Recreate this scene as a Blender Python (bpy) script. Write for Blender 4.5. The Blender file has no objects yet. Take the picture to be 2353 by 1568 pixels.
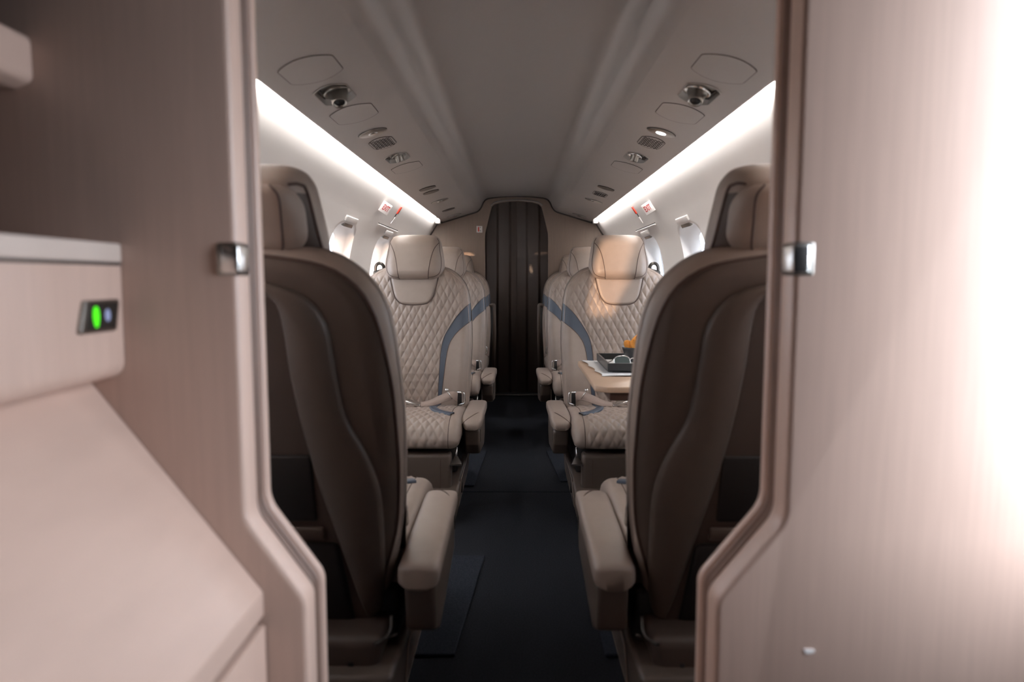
import bpy, bmesh, math, random
import numpy as np
from mathutils import Vector, Matrix

random.seed(7)
S = bpy.context.scene
COL = S.collection
PI = math.pi

# ------------------------------------------------------------------ camera
cd = bpy.data.cameras.new('camera')
cam = bpy.data.objects.new('camera', cd)
COL.objects.link(cam)
cd.sensor_width = 36.0
cd.lens = 24.0
cd.clip_start = 0.02
cam.location = (0, 0, 0.87)
cam.rotation_euler = (PI / 2 - math.radians(5.2087), 0, math.radians(0.3851))
cd.dof.use_dof = True
cd.dof.focus_distance = 3.0
cd.dof.aperture_fstop = 2.8
S.camera = cam

# ------------------------------------------------------------------ world, sun, exposure
SKY = 22.0
LED = 50.0
w = bpy.data.worlds.new('world')
S.world = w
w.use_nodes = True
bg = w.node_tree.nodes['Background']
bg.inputs[0].default_value = (0.80, 0.88, 1.0, 1)
bg.inputs[1].default_value = SKY
sd = bpy.data.lights.new('sun', 'SUN')
sd.energy = 18.0
sd.color = (1.0, 0.66, 0.42)
sd.angle = math.radians(1.2)
sun = bpy.data.objects.new('sun', sd)
COL.objects.link(sun)
SUN_DIR = Vector((0.553, 0.833, -0.006)).normalized()
sun.rotation_euler = SUN_DIR.to_track_quat('-Z', 'Y').to_euler()
S.view_settings.view_transform = 'Standard'
S.view_settings.look = 'None'
S.view_settings.gamma = 1.0
S.view_settings.use_curve_mapping = False
S.view_settings.exposure = 0.0


def portal(loc, rot, sx, sy):
    ld = bpy.data.lights.new('daylight_portal', 'AREA')
    ld.shape = 'RECTANGLE'
    ld.size = sx
    ld.size_y = sy
    ld.cycles.is_portal = True
    o = bpy.data.objects.new('daylight_portal', ld)
    o.location = loc
    o.rotation_euler = rot
    COL.objects.link(o)


# ------------------------------------------------------------------ materials
def srgb(r, g, b):
    def f(c):
        c /= 255.0
        return c / 12.92 if c <= 0.04045 else ((c + 0.055) / 1.055) ** 2.4
    return (f(r), f(g), f(b), 1.0)


def base_mat(name, col, rough=0.5, metal=0.0, spec=0.5):
    m = bpy.data.materials.new(name)
    m.use_nodes = True
    p = m.node_tree.nodes['Principled BSDF']
    p.inputs['Base Color'].default_value = col
    p.inputs['Roughness'].default_value = rough
    p.inputs['Metallic'].default_value = metal
    p.inputs['Specular IOR Level'].default_value = spec
    return m, m.node_tree, p


def grain(m, nt, p, col, var, scale, stretch=(1, 1, 1), bump=0.0, bscale=None, detail=4.0):
    """procedural colour variation plus fine relief, in object coordinates"""
    tc = nt.nodes.new('ShaderNodeTexCoord')
    mp = nt.nodes.new('ShaderNodeMapping')
    mp.inputs['Scale'].default_value = stretch
    nt.links.new(tc.outputs['Object'], mp.inputs['Vector'])
    n = nt.nodes.new('ShaderNodeTexNoise')
    n.inputs['Scale'].default_value = scale
    n.inputs['Detail'].default_value = detail
    nt.links.new(mp.outputs['Vector'], n.inputs['Vector'])
    cr = nt.nodes.new('ShaderNodeValToRGB')
    cr.color_ramp.elements[0].position = 0.3
    cr.color_ramp.elements[1].position = 0.7
    cr.color_ramp.elements[0].color = tuple(c * (1 - var) for c in col[:3]) + (1,)
    cr.color_ramp.elements[1].color = tuple(min(1, c * (1 + var)) for c in col[:3]) + (1,)
    nt.links.new(n.outputs['Fac'], cr.inputs['Fac'])
    nt.links.new(cr.outputs['Color'], p.inputs['Base Color'])
    if bump > 0:
        n2 = nt.nodes.new('ShaderNodeTexNoise')
        n2.inputs['Scale'].default_value = bscale or scale
        n2.inputs['Detail'].default_value = 3
        nt.links.new(mp.outputs['Vector'], n2.inputs['Vector'])
        b = nt.nodes.new('ShaderNodeBump')
        b.inputs['Strength'].default_value = bump
        b.inputs['Distance'].default_value = 0.002
        nt.links.new(n2.outputs['Fac'], b.inputs['Height'])
        nt.links.new(b.outputs['Normal'], p.inputs['Normal'])
    return m


def gm(name, col, rough, var, scale, stretch=(1, 1, 1), bump=0.0, bscale=None, metal=0.0, spec=0.5):
    m, nt, p = base_mat(name, col, rough, metal, spec)
    return grain(m, nt, p, col, var, scale, stretch, bump, bscale)


def emit_mat(name, col, strength):
    m = bpy.data.materials.new(name)
    m.use_nodes = True
    nt = m.node_tree
    nt.nodes.clear()
    e = nt.nodes.new('ShaderNodeEmission')
    e.inputs[0].default_value = col
    e.inputs[1].default_value = strength
    o = nt.nodes.new('ShaderNodeOutputMaterial')
    nt.links.new(e.outputs[0], o.inputs[0])
    return m


MT = {}
MT['leather'] = gm('taupe_leather', srgb(141, 126, 116), 0.46, 0.04, 30, bump=0.12, bscale=500)
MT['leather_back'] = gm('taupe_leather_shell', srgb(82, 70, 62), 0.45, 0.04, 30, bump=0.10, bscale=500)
MT['blue'] = gm('slate_blue_leather', srgb(62, 71, 84), 0.48, 0.04, 40, bump=0.1, bscale=500)
MT['piping'] = gm('dark_piping', srgb(78, 60, 52), 0.6, 0.05, 60)
MT['stitch'] = gm('pale_seam', srgb(168, 149, 136), 0.55, 0.05, 60)
MT['shroud'] = gm('brown_plastic', srgb(70, 58, 51), 0.5, 0.05, 20)
MT['black'] = gm('black_plastic', srgb(24, 21, 20), 0.55, 0.06, 40)
MT['wood'] = gm('pale_wood_laminate', srgb(206, 176, 160), 0.36, 0.045, 9, (16, 16, 0.7), 0.05, 30)
MT['groove'] = gm('brown_groove_laminate', srgb(140, 114, 101), 0.4, 0.06, 9, (16, 16, 0.7))
MT['wood_x'] = gm('pale_wood_laminate_lid', srgb(206, 176, 160), 0.34, 0.05, 9, (2.2, 0.7, 2.2), 0.04, 20)
MT['worktop'] = gm('cream_worktop', srgb(214, 196, 184), 0.4, 0.02, 14)
MT['bulk'] = gm('beige_bulkhead_laminate', srgb(132, 115, 103), 0.55, 0.05, 10, (14, 14, 0.8))
MT['wall'] = gm('white_sidewall', srgb(226, 220, 216), 0.42, 0.012, 6)
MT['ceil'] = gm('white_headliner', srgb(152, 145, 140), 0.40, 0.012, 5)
MT['carpet'] = gm('navy_carpet', srgb(34, 36, 41), 0.95, 0.45, 260, bump=0.9, bscale=420, spec=0.1)
MT['mat'] = gm('navy_mat', srgb(40, 44, 52), 0.95, 0.4, 260, bump=0.8, bscale=420, spec=0.1)
MT['curtain'] = gm('dark_brown_curtain', srgb(62, 51, 46), 0.42, 0.06, 12, (6, 6, 0.6))
MT['chrome'] = gm('brushed_chrome', srgb(215, 213, 210), 0.22, 0.02, 60, metal=1.0)
MT['steel'] = gm('satin_steel', srgb(150, 146, 140), 0.32, 0.03, 60, metal=1.0)
MT['dark_metal'] = gm('dark_bezel', srgb(70, 66, 62), 0.4, 0.04, 50, metal=0.8)
MT['bezel'] = gm('grey_bezel', srgb(140, 134, 128), 0.35, 0.03, 50)
MT['gap'] = gm('shadow_gap_rubber', srgb(58, 50, 46), 0.8, 0.05, 60)
MT['white'] = gm('white_plastic', srgb(238, 232, 228), 0.4, 0.01, 30)
MT['red'] = gm('red_enamel', srgb(214, 62, 44), 0.4, 0.03, 30)
MT['sign_red'] = gm('sign_red_print', srgb(190, 92, 92), 0.5, 0.06, 40)
MT['table'] = gm('table_laminate', srgb(202, 172, 146), 0.34, 0.04, 10, (1, 14, 14))
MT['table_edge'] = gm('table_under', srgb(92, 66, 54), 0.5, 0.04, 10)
MT['tray'] = gm('black_tray', srgb(34, 35, 37), 0.4, 0.04, 60)
MT['napkin'] = gm('white_linen', srgb(240, 238, 236), 0.85, 0.02, 120, bump=0.2, bscale=600)
MT['crisp'] = gm('orange_crisp', srgb(226, 152, 58), 0.55, 0.22, 70, bump=0.4, bscale=120)
MT['belt'] = gm('taupe_webbing', srgb(140, 122, 112), 0.75, 0.05, 200, bump=0.3, bscale=500)
MT['ground'] = gm('concrete_apron', srgb(150, 150, 148), 0.9, 0.06, 1.2)
MT['low_bounce'] = gm('low_bounce_dark', srgb(70, 66, 64), 0.6, 0.03, 10)  # dark tone for unseen vestibule walls and ceiling, chosen to cut bounced light
MT['skin'] = gm('outer_skin', srgb(225, 225, 225), 0.4, 0.01, 3)
MT['lens'] = gm('smoked_lens', srgb(70, 80, 78), 0.08, 0.02, 20)
MT['led'] = emit_mat('led_diffuser', (1.0, 0.975, 0.95, 1), LED)
MT['green_led'] = emit_mat('green_indicator', (0.10, 1.0, 0.02, 1), 1.3)
MT['blue_led'] = emit_mat('pale_blue_indicator', (0.55, 0.62, 1.0, 1), 0.55)
MT['lamp_on'] = emit_mat('reading_lamp_lit', (0.95, 0.97, 1.0, 1), 9.0)

# glass: mostly transparent so daylight comes straight through
gl = bpy.data.materials.new('window_glass')
gl.use_nodes = True
nt = gl.node_tree
nt.nodes.clear()
tr = nt.nodes.new('ShaderNodeBsdfTransparent')
tr.inputs[0].default_value = (0.575, 0.58, 0.585, 1)
go = nt.nodes.new('ShaderNodeBsdfGlossy')
go.inputs['Roughness'].default_value = 0.02
mx = nt.nodes.new('ShaderNodeMixShader')
oo = nt.nodes.new('ShaderNodeOutputMaterial')
mx.inputs[0].default_value = 0.05
nt.links.new(tr.outputs[0], mx.inputs[1])
nt.links.new(go.outputs[0], mx.inputs[2])
nt.links.new(mx.outputs[0], oo.inputs[0])
MT['glass'] = gl


# ------------------------------------------------------------------ helpers
def link(o, parent=None):
    COL.objects.link(o)
    if parent is not None:
        o.parent = parent
    return o


def tag(o, label=None, cat=None, group=None, kind=None):
    if label:
        o['label'] = label
    if cat:
        o['category'] = cat
    if group:
        o['group'] = group
    if kind:
        o['kind'] = kind
    return o


def mesh(name, vf, mat, parent=None, smooth=True, angle=None):
    v, f = vf
    me = bpy.data.meshes.new(name)
    me.from_pydata([tuple(map(float, p)) for p in v], [], f)
    me.validate()
    bm = bmesh.new()
    bm.from_mesh(me)
    bmesh.ops.recalc_face_normals(bm, faces=bm.faces)
    if angle is not None:
        for e in bm.edges:
            if len(e.link_faces) == 2 and e.calc_face_angle(0) > math.radians(angle):
                e.smooth = False
    bm.to_mesh(me)
    bm.free()
    me.materials.append(MT[mat])
    if smooth:
        me.polygons.foreach_set('use_smooth', [True] * len(me.polygons))
    o = bpy.data.objects.new(name, me)
    return link(o, parent)


def empty(name, loc=(0, 0, 0), rz=0.0, label=None, cat=None, group=None):
    o = bpy.data.objects.new(name, None)
    o.location = loc
    o.rotation_euler = (0, 0, rz)
    o.empty_display_size = 0.05
    COL.objects.link(o)
    return tag(o, label, cat, group)


def join(*parts):
    V, F = [], []
    for v, f in parts:
        n = len(V)
        V += list(v)
        F += [[i + n for i in q] for q in f]
    return V, F


def xf(vf, fn):
    return [fn(*p) for p in vf[0]], vf[1]


def box(x0, x1, y0, y1, z0, z1, bev=0.0, seg=2):
    bm = bmesh.new()
    bmesh.ops.create_cube(bm, size=1.0)
    for v in bm.verts:
        v.co = Vector(((x0 + x1) / 2 + v.co.x * (x1 - x0), (y0 + y1) / 2 + v.co.y * (y1 - y0), (z0 + z1) / 2 + v.co.z * (z1 - z0)))
    if bev > 0:
        bmesh.ops.bevel(bm, geom=list(bm.edges), offset=bev, segments=seg, profile=0.5, affect='EDGES')
    bm.verts.index_update()
    V = [tuple(v.co) for v in bm.verts]
    F = [[v.index for v in f.verts] for f in bm.faces]
    bm.free()
    return V, F


def catmull(pts, n=12, closed=False):
    P = [np.array(p, float) for p in pts]
    out = []
    m = len(P)
    for i in range(m if closed else m - 1):
        p0 = P[(i - 1) % m] if (closed or i > 0) else P[i] * 2 - P[i + 1]
        p1, p2 = P[i], P[(i + 1) % m]
        p3 = P[(i + 2) % m] if (closed or i + 2 < m) else P[i + 1] * 2 - P[i]
        for k in range(n):
            t = k / n
            out.append(0.5 * (2 * p1 + (p2 - p0) * t + (2 * p0 - 5 * p1 + 4 * p2 - p3) * t * t + (3 * p1 - p0 - 3 * p2 + p3) * t ** 3))
    if not closed:
        out.append(P[-1])
    return np.array(out)


def resample(P, n):
    P = np.asarray(P, float)
    d = np.r_[0, np.cumsum(np.linalg.norm(np.diff(P, axis=0), axis=1))]
    t = np.linspace(0, d[-1], n)
    return np.stack([np.interp(t, d, P[:, k]) for k in range(P.shape[1])], 1)


def tube(pts, r, n=6, closed=False, flat=1.0):
    P = [Vector(p) for p in pts]
    m = len(P)
    V, F = [], []
    nrm = None
    for i in range(m):
        a = P[(i - 1) % m] if (closed or i > 0) else P[i]
        b = P[(i + 1) % m] if (closed or i < m - 1) else P[i]
        t = (b - a).normalized()
        if nrm is None:
            nrm = t.orthogonal().normalized()
        nrm = (nrm - t * nrm.dot(t))
        nrm = nrm.normalized() if nrm.length > 1e-6 else t.orthogonal().normalized()
        bi = t.cross(nrm)
        rr = r[i] if hasattr(r, '__len__') else r
        for k in range(n):
            an = 2 * PI * k / n
            V.append(tuple(P[i] + nrm * math.cos(an) * rr + bi * math.sin(an) * rr * flat))
    for i in range(m if closed else m - 1):
        j = (i + 1) % m
        for k in range(n):
            l = (k + 1) % n
            F.append([i * n + k, i * n + l, j * n + l, j * n + k])
    if not closed:
        F.append(list(range(n))[::-1])
        F.append([(m - 1) * n + k for k in range(n)])
    return V, F


def lathe(prof, n=24, cap=True):
    V, F = [], []
    m = len(prof)
    for r, z in prof:
        for k in range(n):
            a = 2 * PI * k / n
            V.append((r * math.cos(a), r * math.sin(a), z))
    for i in range(m - 1):
        for k in range(n):
            l = (k + 1) % n
            F.append([i * n + k, i * n + l, (i + 1) * n + l, (i + 1) * n + k])
    if cap:
        F.append(list(range(n))[::-1])
        F.append([(m - 1) * n + k for k in range(n)])
    return V, F


def grid(P, closed_u=False):
    """P: array rows x cols x 3"""
    P = np.asarray(P)
    R, C = P.shape[:2]
    V = P.reshape(-1, 3).tolist()
    F = []
    for i in range(R - 1):
        for j in range(C if closed_u else C - 1):
            k = (j + 1) % C
            F.append([i * C + j, i * C + k, (i + 1) * C + k, (i + 1) * C + j])
    return V, F


def prism(poly, a, b, axis='y', bev=0.0, seg=3):
    """extrude a 2-D outline; axis y: poly is (x, z), axis x: poly is (y, z), axis z: poly is (x, y)"""
    def P(p, t):
        return {'y': (p[0], t, p[1]), 'x': (t, p[0], p[1]), 'z': (p[0], p[1], t)}[axis]
    n = len(poly)
    V = [P(p, a) for p in poly] + [P(p, b) for p in poly]
    F = [list(range(n)), [n + i for i in range(n)][::-1]]
    for i in range(n):
        j = (i + 1) % n
        F.append([i, n + i, n + j, j])
    if bev > 0:
        bm = bmesh.new()
        bv = [bm.verts.new(v) for v in V]
        for f in F:
            bm.faces.new([bv[i] for i in f])
        bmesh.ops.recalc_face_normals(bm, faces=bm.faces)
        ed = [e for e in bm.edges if e.calc_face_angle(0) > math.radians(35)]
        bmesh.ops.bevel(bm, geom=ed, offset=bev, segments=seg, profile=0.5, affect='EDGES', clamp_overlap=True)
        bm.verts.index_update()
        V = [tuple(v.co) for v in bm.verts]
        F = [[v.index for v in f.verts] for f in bm.faces]
        bm.free()
    return V, F


def fillet(poly, radii, n=6):
    out = []
    m = len(poly)
    for i, p in enumerate(poly):
        r = radii[i] if hasattr(radii, '__len__') else radii
        p = Vector(p)
        a = Vector(poly[i - 1]) - p
        b = Vector(poly[(i + 1) % m]) - p
        if r <= 0:
            out.append(tuple(p))
            continue
        half = a.angle(b) / 2
        d = min(r / math.tan(half), a.length * 0.48, b.length * 0.48)
        s, e = p + a.normalized() * d, p + b.normalized() * d
        for k in range(n + 1):
            t = k / n
            out.append(tuple(s * (1 - t) ** 2 + p * 2 * t * (1 - t) + e * t * t))
    return out


def superell(a, b, n=4.0, k=40):
    out = []
    for i in range(k):
        t = 2 * PI * i / k
        c, s = math.cos(t), math.sin(t)
        out.append((a * math.copysign(abs(c) ** (2 / n), c), b * math.copysign(abs(s) ** (2 / n), s)))
    return out


def copy_tree(o, parent=None):
    c = o.copy()
    COL.objects.link(c)
    c.parent = parent
    for ch in list(o.children):
        copy_tree(ch, c)
    return c


# ================================================================== THE SETTING
YB = 5.06      # aft bulkhead
YP0, YP1 = 0.80, 0.89   # forward partition, front and rear face
Z_CEIL = 1.472

wall_prof = catmull([(0.60, -0.005), (0.665, 0.16), (0.728, 0.40), (0.757, 0.65), (0.752, 0.85), (0.722, 1.02), (0.668, 1.14), (0.606, 1.238), (0.584, 1.275), (0.572, 1.305), (0.545, 1.335)], 14)


def xw(z):
    return float(np.interp(z, wall_prof[:, 1], wall_prof[:, 0]))


ceil_half = [(0.538, 1.286), (0.31, 1.354)] + [tuple(p) for p in catmull([(0.31, 1.354), (0.284, 1.366), (0.262, 1.392), (0.247, 1.425), (0.226, 1.449), (0.19, 1.460), (0.10, 1.469), (0.0, 1.472)], 6)[1:]]
PSU_S = (1.354 - 1.286) / (0.538 - 0.31)


def psu_z(x):
    return 1.286 + (0.538 - abs(x)) * PSU_S


# floor: base plate with fitted carpet pieces
floor = mesh('floor', box(-0.80, 0.80, -1.3, YB + 0.5, -0.05, -0.006), 'carpet', smooth=False)
tag(floor, 'dark navy carpeted cabin floor', kind='structure')
for y0, y1 in ((-1.28, 2.727), (2.733, YB - 0.03)):
    mesh('carpet_panel', box(-0.64, 0.64, y0, y1, -0.006, 0.0, 0.0015, 1), 'carpet', floor, smooth=False)

# sidewalls with window openings
WIN_Y = [1.13, 1.92, 2.84, 3.66, 4.48]  # first two, hidden by the seats, are placed to aim the sun
WZ0, WZ1 = 0.70, 1.095         # opening
RY, RZ0, RZ1 = 0.235, 0.62, 1.15  # patch rectangle
HA, HB, HC = 0.185, (WZ1 - WZ0) / 2, (WZ1 + WZ0) / 2


def sidewall(s):
    parts = []
    zall = [p[1] for p in wall_prof]
    zlo = [z for z in zall if z < RZ0 - 0.01] + [RZ0]
    zmid = [RZ0] + [z for z in zall if RZ0 + 0.01 < z < RZ1 - 0.01] + [RZ1]
    zhi = [RZ1] + [z for z in zall if z > RZ1 + 0.01]
    for zs in (zlo, zhi):
        ys = np.linspace(YP1 - 0.06, YB + 0.04, 9)
        parts.append(grid([[(s * xw(z), y, z) for y in ys] for z in zs]))
    edges = [YP1 - 0.06]
    for yc in WIN_Y:
        edges += [yc - RY, yc + RY]
    edges.append(YB + 0.04)
    for i in range(0, len(edges), 2):
        parts.append(grid([[(s * xw(z), y, z) for y in (edges[i], edges[i + 1])] for z in zmid]))
    for yc in WIN_Y:
        rect = [(y, RZ0) for y in np.linspace(-RY, RY, 14)[:-1]] + [(RY, z) for z in zmid[:-1]] + \
               [(y, RZ1) for y in np.linspace(RY, -RY, 14)[:-1]] + [(-RY, z) for z in zmid[::-1][:-1]]
        rings = []
        N = 7
        hole = []
        for (y, z) in rect:
            dy, dz = y / HA, (z - HC) / HB
            k = (abs(dy) ** 4.5 + abs(dz) ** 4.5) ** (-1 / 4.5)
            hole.append((y * k, HC + (z - HC) * k))
        for r in range(N):
            t = r / (N - 1)
            rings.append([(s * xw(a[1] * (1 - t) + b[1] * t), yc + a[0] * (1 - t) + b[0] * t, a[1] * (1 - t) + b[1] * t) for a, b in zip(rect, hole)])
        # flared reveal running outboard, with a small step half way
        for dep, sh in ((0.006, 0.985), (0.03, 0.94), (0.034, 0.915), (0.075, 0.86)):
            rings.append([(s * (xw(HC + (b[1] - HC) * sh) + dep), yc + b[0] * sh, HC + (b[1] - HC) * sh) for b in hole])
        parts.append(grid(rings, True))
    o = mesh('wall_left' if s < 0 else 'wall_right', join(*parts), 'wall', angle=50)
    tag(o, 'white curved cabin sidewall %s of the aisle' % ('left' if s < 0 else 'right'), kind='structure')
    return o


WALL = {-1: sidewall(-1), 1: sidewall(1)}
wn = 0
for s in (-1, 1):
    for yc in WIN_Y:
        wn += 1
        e = empty('window_%d' % wn, (0, 0, 0))
        tag(e, kind='structure')
        sh = 0.86
        pts = []
        for (a, b) in superell(HA * sh + 0.004, HB * sh + 0.004, 4.5, 36):
            z = HC + b
            pts.append((s * (xw(z) + 0.074), yc + a, z))
        n = len(pts)
        pane = (pts + [(p[0] + s * 0.006, p[1], p[2]) for p in pts],
                [list(range(n)), [n + i for i in range(n)][::-1]] + [[i, n + i, n + (i + 1) % n, (i + 1) % n] for i in range(n)])
        mesh('pane', pane, 'glass', e, smooth=False)
        # shade cassette and pull above the opening
        zc = 1.112
        tilt = math.atan2(xw(1.085) - xw(1.13), 0.045)
        c = mesh('shade_cassette', box(-0.005, 0.005, -0.095, 0.095, -0.012, 0.012, 0.004, 3), 'wall', e)
        c.location = (s * (xw(zc) - 0.003), yc, zc)
        c.rotation_euler = (0, -s * tilt, 0)
        h = mesh('shade_pull', box(-0.006, 0.006, -0.070, 0.070, -0.008, 0.008, 0.003, 2), 'steel', e)
        h.location = (s * (xw(1.090) + 0.004), yc, 1.090)
        h.rotation_euler = (0, -s * tilt, 0)

# ceiling with recessed overhead units: the sloping service panels get real openings
GASP = [1.70, 2.567]


def barrel(a, h1, h2, k=10):
    """service-panel outline: short straight ends across, bowed long sides; (x across, y along)"""
    out = []
    for i in range(k + 1):
        t = -1 + 2 * i / k
        out.append((a * t, -(h2 - (h2 - h1) * t * t)))
    for i in range(k + 1):
        t = 1 - 2 * i / k
        out.append((a * t, (h2 - (h2 - h1) * t * t)))
    return fillet(out, [0.022 if i in (0, k, k + 1, 2 * k + 1) else 0 for i in range(len(out))], 4)


GDIM = {1.70: (0.0395, 0.050, 0.078), 2.567: (0.0395, 0.046, 0.076)}


def psu_pt(s, X, y):
    x = 0.44 + X
    return (s * x, y, psu_z(x))


parts = []
ysc = np.linspace(YP1 - 0.07, YB + 0.02, 10)
cen = ceil_half[1:]
prof = [(x, z) for x, z in cen] + [(-x, z) for x, z in cen[::-1][1:]]
parts.append(grid([[(x, y, z) for y in ysc] for x, z in prof]))
for s in (-1, 1):
    X0, X1 = 0.31 - 0.44, 0.538 - 0.44
    edges = [ysc[0]]
    for g in GASP:
        edges += [g - 0.10, g + 0.10]
    edges.append(ysc[-1])
    for i in range(0, len(edges), 2):
        parts.append(grid([[psu_pt(s, X, y) for X in (X0, X1)] for y in np.linspace(edges[i], edges[i + 1], 3)]))
    for g in GASP:
        hole = barrel(*GDIM[g])
        rect = []
        for (a, b) in hole:
            k = 1 / max(abs(a) / (X1 if a > 0 else -X0), abs(b) / 0.10, 1e-6)
            rect.append((a * k, b * k))
        # snap rectangle corners
        for cx, cy in ((X0, -0.10), (X1, -0.10), (X1, 0.10), (X0, 0.10)):
            i = min(range(len(rect)), key=lambda q: (rect[q][0] - cx) ** 2 + (rect[q][1] - cy) ** 2)
            rect[i] = (cx, cy)
        parts.append(grid([[psu_pt(s, a, g + b) for a, b in rect], [psu_pt(s, a, g + b) for a, b in hole]], True))
    # rolled lip along the light cove
    parts.append(grid([[(s * x, y, z) for y in (ysc[0], ysc[-1])] for x, z in ((0.538, 1.286), (0.543, 1.2855), (0.545, 1.289), (0.540, 1.296), (0.50, 1.315))]))
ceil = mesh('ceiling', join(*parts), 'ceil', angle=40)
tag(ceil, 'grey-white curved cabin headliner with sloping service panels', kind='structure')

# unseen outer skin over the cabin, added to keep sky out of the cove
sk = [(xw(1.19) + 0.004, 1.19)] + [tuple(p) for p in catmull([(xw(1.19) + 0.03, 1.21), (0.56, 1.37), (0.36, 1.50), (0.0, 1.56)], 5)]
sk = sk + [(-x, z) for x, z in sk[::-1][1:]]
skin = mesh('ceiling_outer_skin', grid([[(x, y, z) for y in (YP1 - 0.07, YB + 0.5)] for x, z in sk]), 'skin')
tag(skin, kind='structure')

# aft bulkhead with the curtained opening
cz = [p[1] for p in ceil_half]
cxs = [p[0] for p in ceil_half]


def prof_x(z):
    if z < 1.286:
        return xw(z)
    return float(np.interp(z, cz, cxs))


open_pts = [(0.0, 0.232), (1.15, 0.232), (1.20, 0.230), (1.23, 0.224), (1.36, 0.192), (1.395, 0.182), (1.415, 0.160), (1.428, 0.11), (1.434, 0.05), (1.436, 0.0)]


def open_x(z):
    return float(np.interp(z, [p[0] for p in open_pts], [p[1] for p in open_pts]))


zs = sorted(set([0.0, 0.2, 0.4, 0.65, 0.85, 1.0, 1.08, 1.15, 1.20, 1.23, 1.286] + [p[1] for p in ceil_half] + [p[0] for p in open_pts]))
bv = []
for s in (-1, 1):
    zz = [z for z in zs if z <= 1.4359] + [1.436]
    A = [[(s * open_x(z), YB, z), (s * (max(prof_x(z), open_x(z)) + 0.012), YB, z)] for z in zz]
    top = [z for z in zs if z >= 1.436]
    B = [[(0, YB, z), (s * (prof_x(z) + 0.012), YB, z)] for z in top]
    ret = [[(s * open_x(z), YB, z), (s * open_x(z), YB + 0.022, z)] for z in zz]
    bv += [grid(A), grid(B), grid(ret)]
bulk = mesh('wall_aft', join(*bv), 'bulk', smooth=False)
tag(bulk, 'beige laminate aft bulkhead around the dark curtain', kind='structure')
pr = [(s_ * xw(z), z) for s_ in (-1,) for z in np.linspace(0.05, 1.27, 24)] + [(-x, z) for x, z in ceil_half]
pr = pr + [(-x, z) for x, z in pr[::-1][1:]]
mesh('edge_gasket', tube([(x * 0.996, YB - 0.003, z - 0.002) for x, z in pr], 0.0065, 6), 'gap', bulk)
ar = [(x, z) for z, x in open_pts[5:]]
ar = ar + [(-x, z) for x, z in ar[::-1][1:]]
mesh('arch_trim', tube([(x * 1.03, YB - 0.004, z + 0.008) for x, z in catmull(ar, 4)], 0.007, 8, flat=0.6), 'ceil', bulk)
mesh('threshold_strip', box(-0.235, 0.235, YB - 0.03, YB + 0.01, 0.0, 0.012, 0.004, 2), 'steel', bulk)

# far end behind the curtain so that no sky shows
far = mesh('wall_baggage_bay', box(-0.85, 0.85, YB + 0.42, YB + 0.46, -0.05, 1.6), 'shroud', smooth=False)
tag(far, kind='structure')
for s in (-1, 1):
    o = mesh('wall_baggage_side', box(s * 0.80 - 0.02, s * 0.80 + 0.02, YB + 0.03, YB + 0.46, -0.05, 1.6), 'shroud', smooth=False)
    tag(o, kind='structure')

# vestibule round the camera: door opening on the right
DY0, DY1, DZ0, DZ = 0.52, 0.785, 0.55, 1.45  # unseen opening, narrowed and raised to grade daylight on the right partition
vl = mesh('wall_vestibule_left', box(-0.80, -0.78, -1.3, YP1, -0.05, 1.5), 'low_bounce', smooth=False)
vr = mesh('wall_vestibule_right', join(box(0.78, 0.80, -1.3, DY0, -0.05, 1.5), box(0.78, 0.80, DY1, YP1, -0.05, 1.5), box(0.78, 0.80, DY0, DY1, DZ, 1.5), box(0.78, 0.80, DY0, DY1, -0.05, DZ0)), 'low_bounce', smooth=False)
vb = mesh('wall_cockpit', box(-0.80, 0.80, -1.32, -1.28, -0.05, 1.5), 'black', smooth=False)
vc = mesh('ceiling_vestibule', box(-0.82, 0.82, -1.32, YP1 - 0.01, 1.475, 1.5), 'low_bounce', smooth=False)
for o in (vl, vr, vb, vc):
    tag(o, kind='structure')
df = mesh('door_frame', join(box(0.765, 0.785, DY0 - 0.025, DY0, DZ0, DZ + 0.025), box(0.765, 0.785, DY1, DY1 + 0.02, DZ0, DZ + 0.025), box(0.765, 0.785, DY0, DY1, DZ, DZ + 0.025)), 'white', vr, smooth=False)

# ground outside
g = mesh('ground', box(-60, 60, -60, 60, -1.35, -1.3), 'ground', smooth=False)
tag(g, 'grey concrete apron outside', kind='structure')

# partitions: two layers with a fluted groove between them
def partition(s):
    xo, xi, xl = 0.79, 0.3225 if s > 0 else 0.327, 0.2425 if s > 0 else 0.257
    def outline(dx):
        up, lo = xi + dx, xl + dx
        p = [(xo, -0.01), (lo, -0.01), (lo, 0.478), (up, 0.578), (up, 1.36), (up - 0.06, 1.40), (0.0, 1.40), (0.0, 1.49), (xo, 1.49)]
        q = fillet([(a, b) for a, b in p], [0, 0, 0.035, 0.05, 0.04, 0.03, 0, 0, 0], 8)
        return [(s * a, b) for a, b in q]
    nm = 'wall_forward_left' if s < 0 else 'wall_forward_right'
    o = mesh(nm, prism(outline(0), YP0, 0.842, 'y', 0.007, 3), 'wood', angle=30)
    tag(o, 'pale wood partition with stepped doorway edge %s of the aisle' % ('left' if s < 0 else 'right'), kind='structure')
    mesh('groove_core', prism(outline(0.008), 0.840, 0.874, 'y'), 'groove', o, smooth=False)
    for k, yy in enumerate((0.850, 0.862)):
        mesh('groove_rib', prism(outline(0.0035), yy, yy + 0.005, 'y', 0.0015, 1), 'groove', o, angle=30)
    mesh('rear_layer', prism(outline(0.0), 0.872, YP1, 'y', 0.006, 3), 'wood', o, angle=30)
    return o


PART = {-1: partition(-1), 1: partition(1)}
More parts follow.
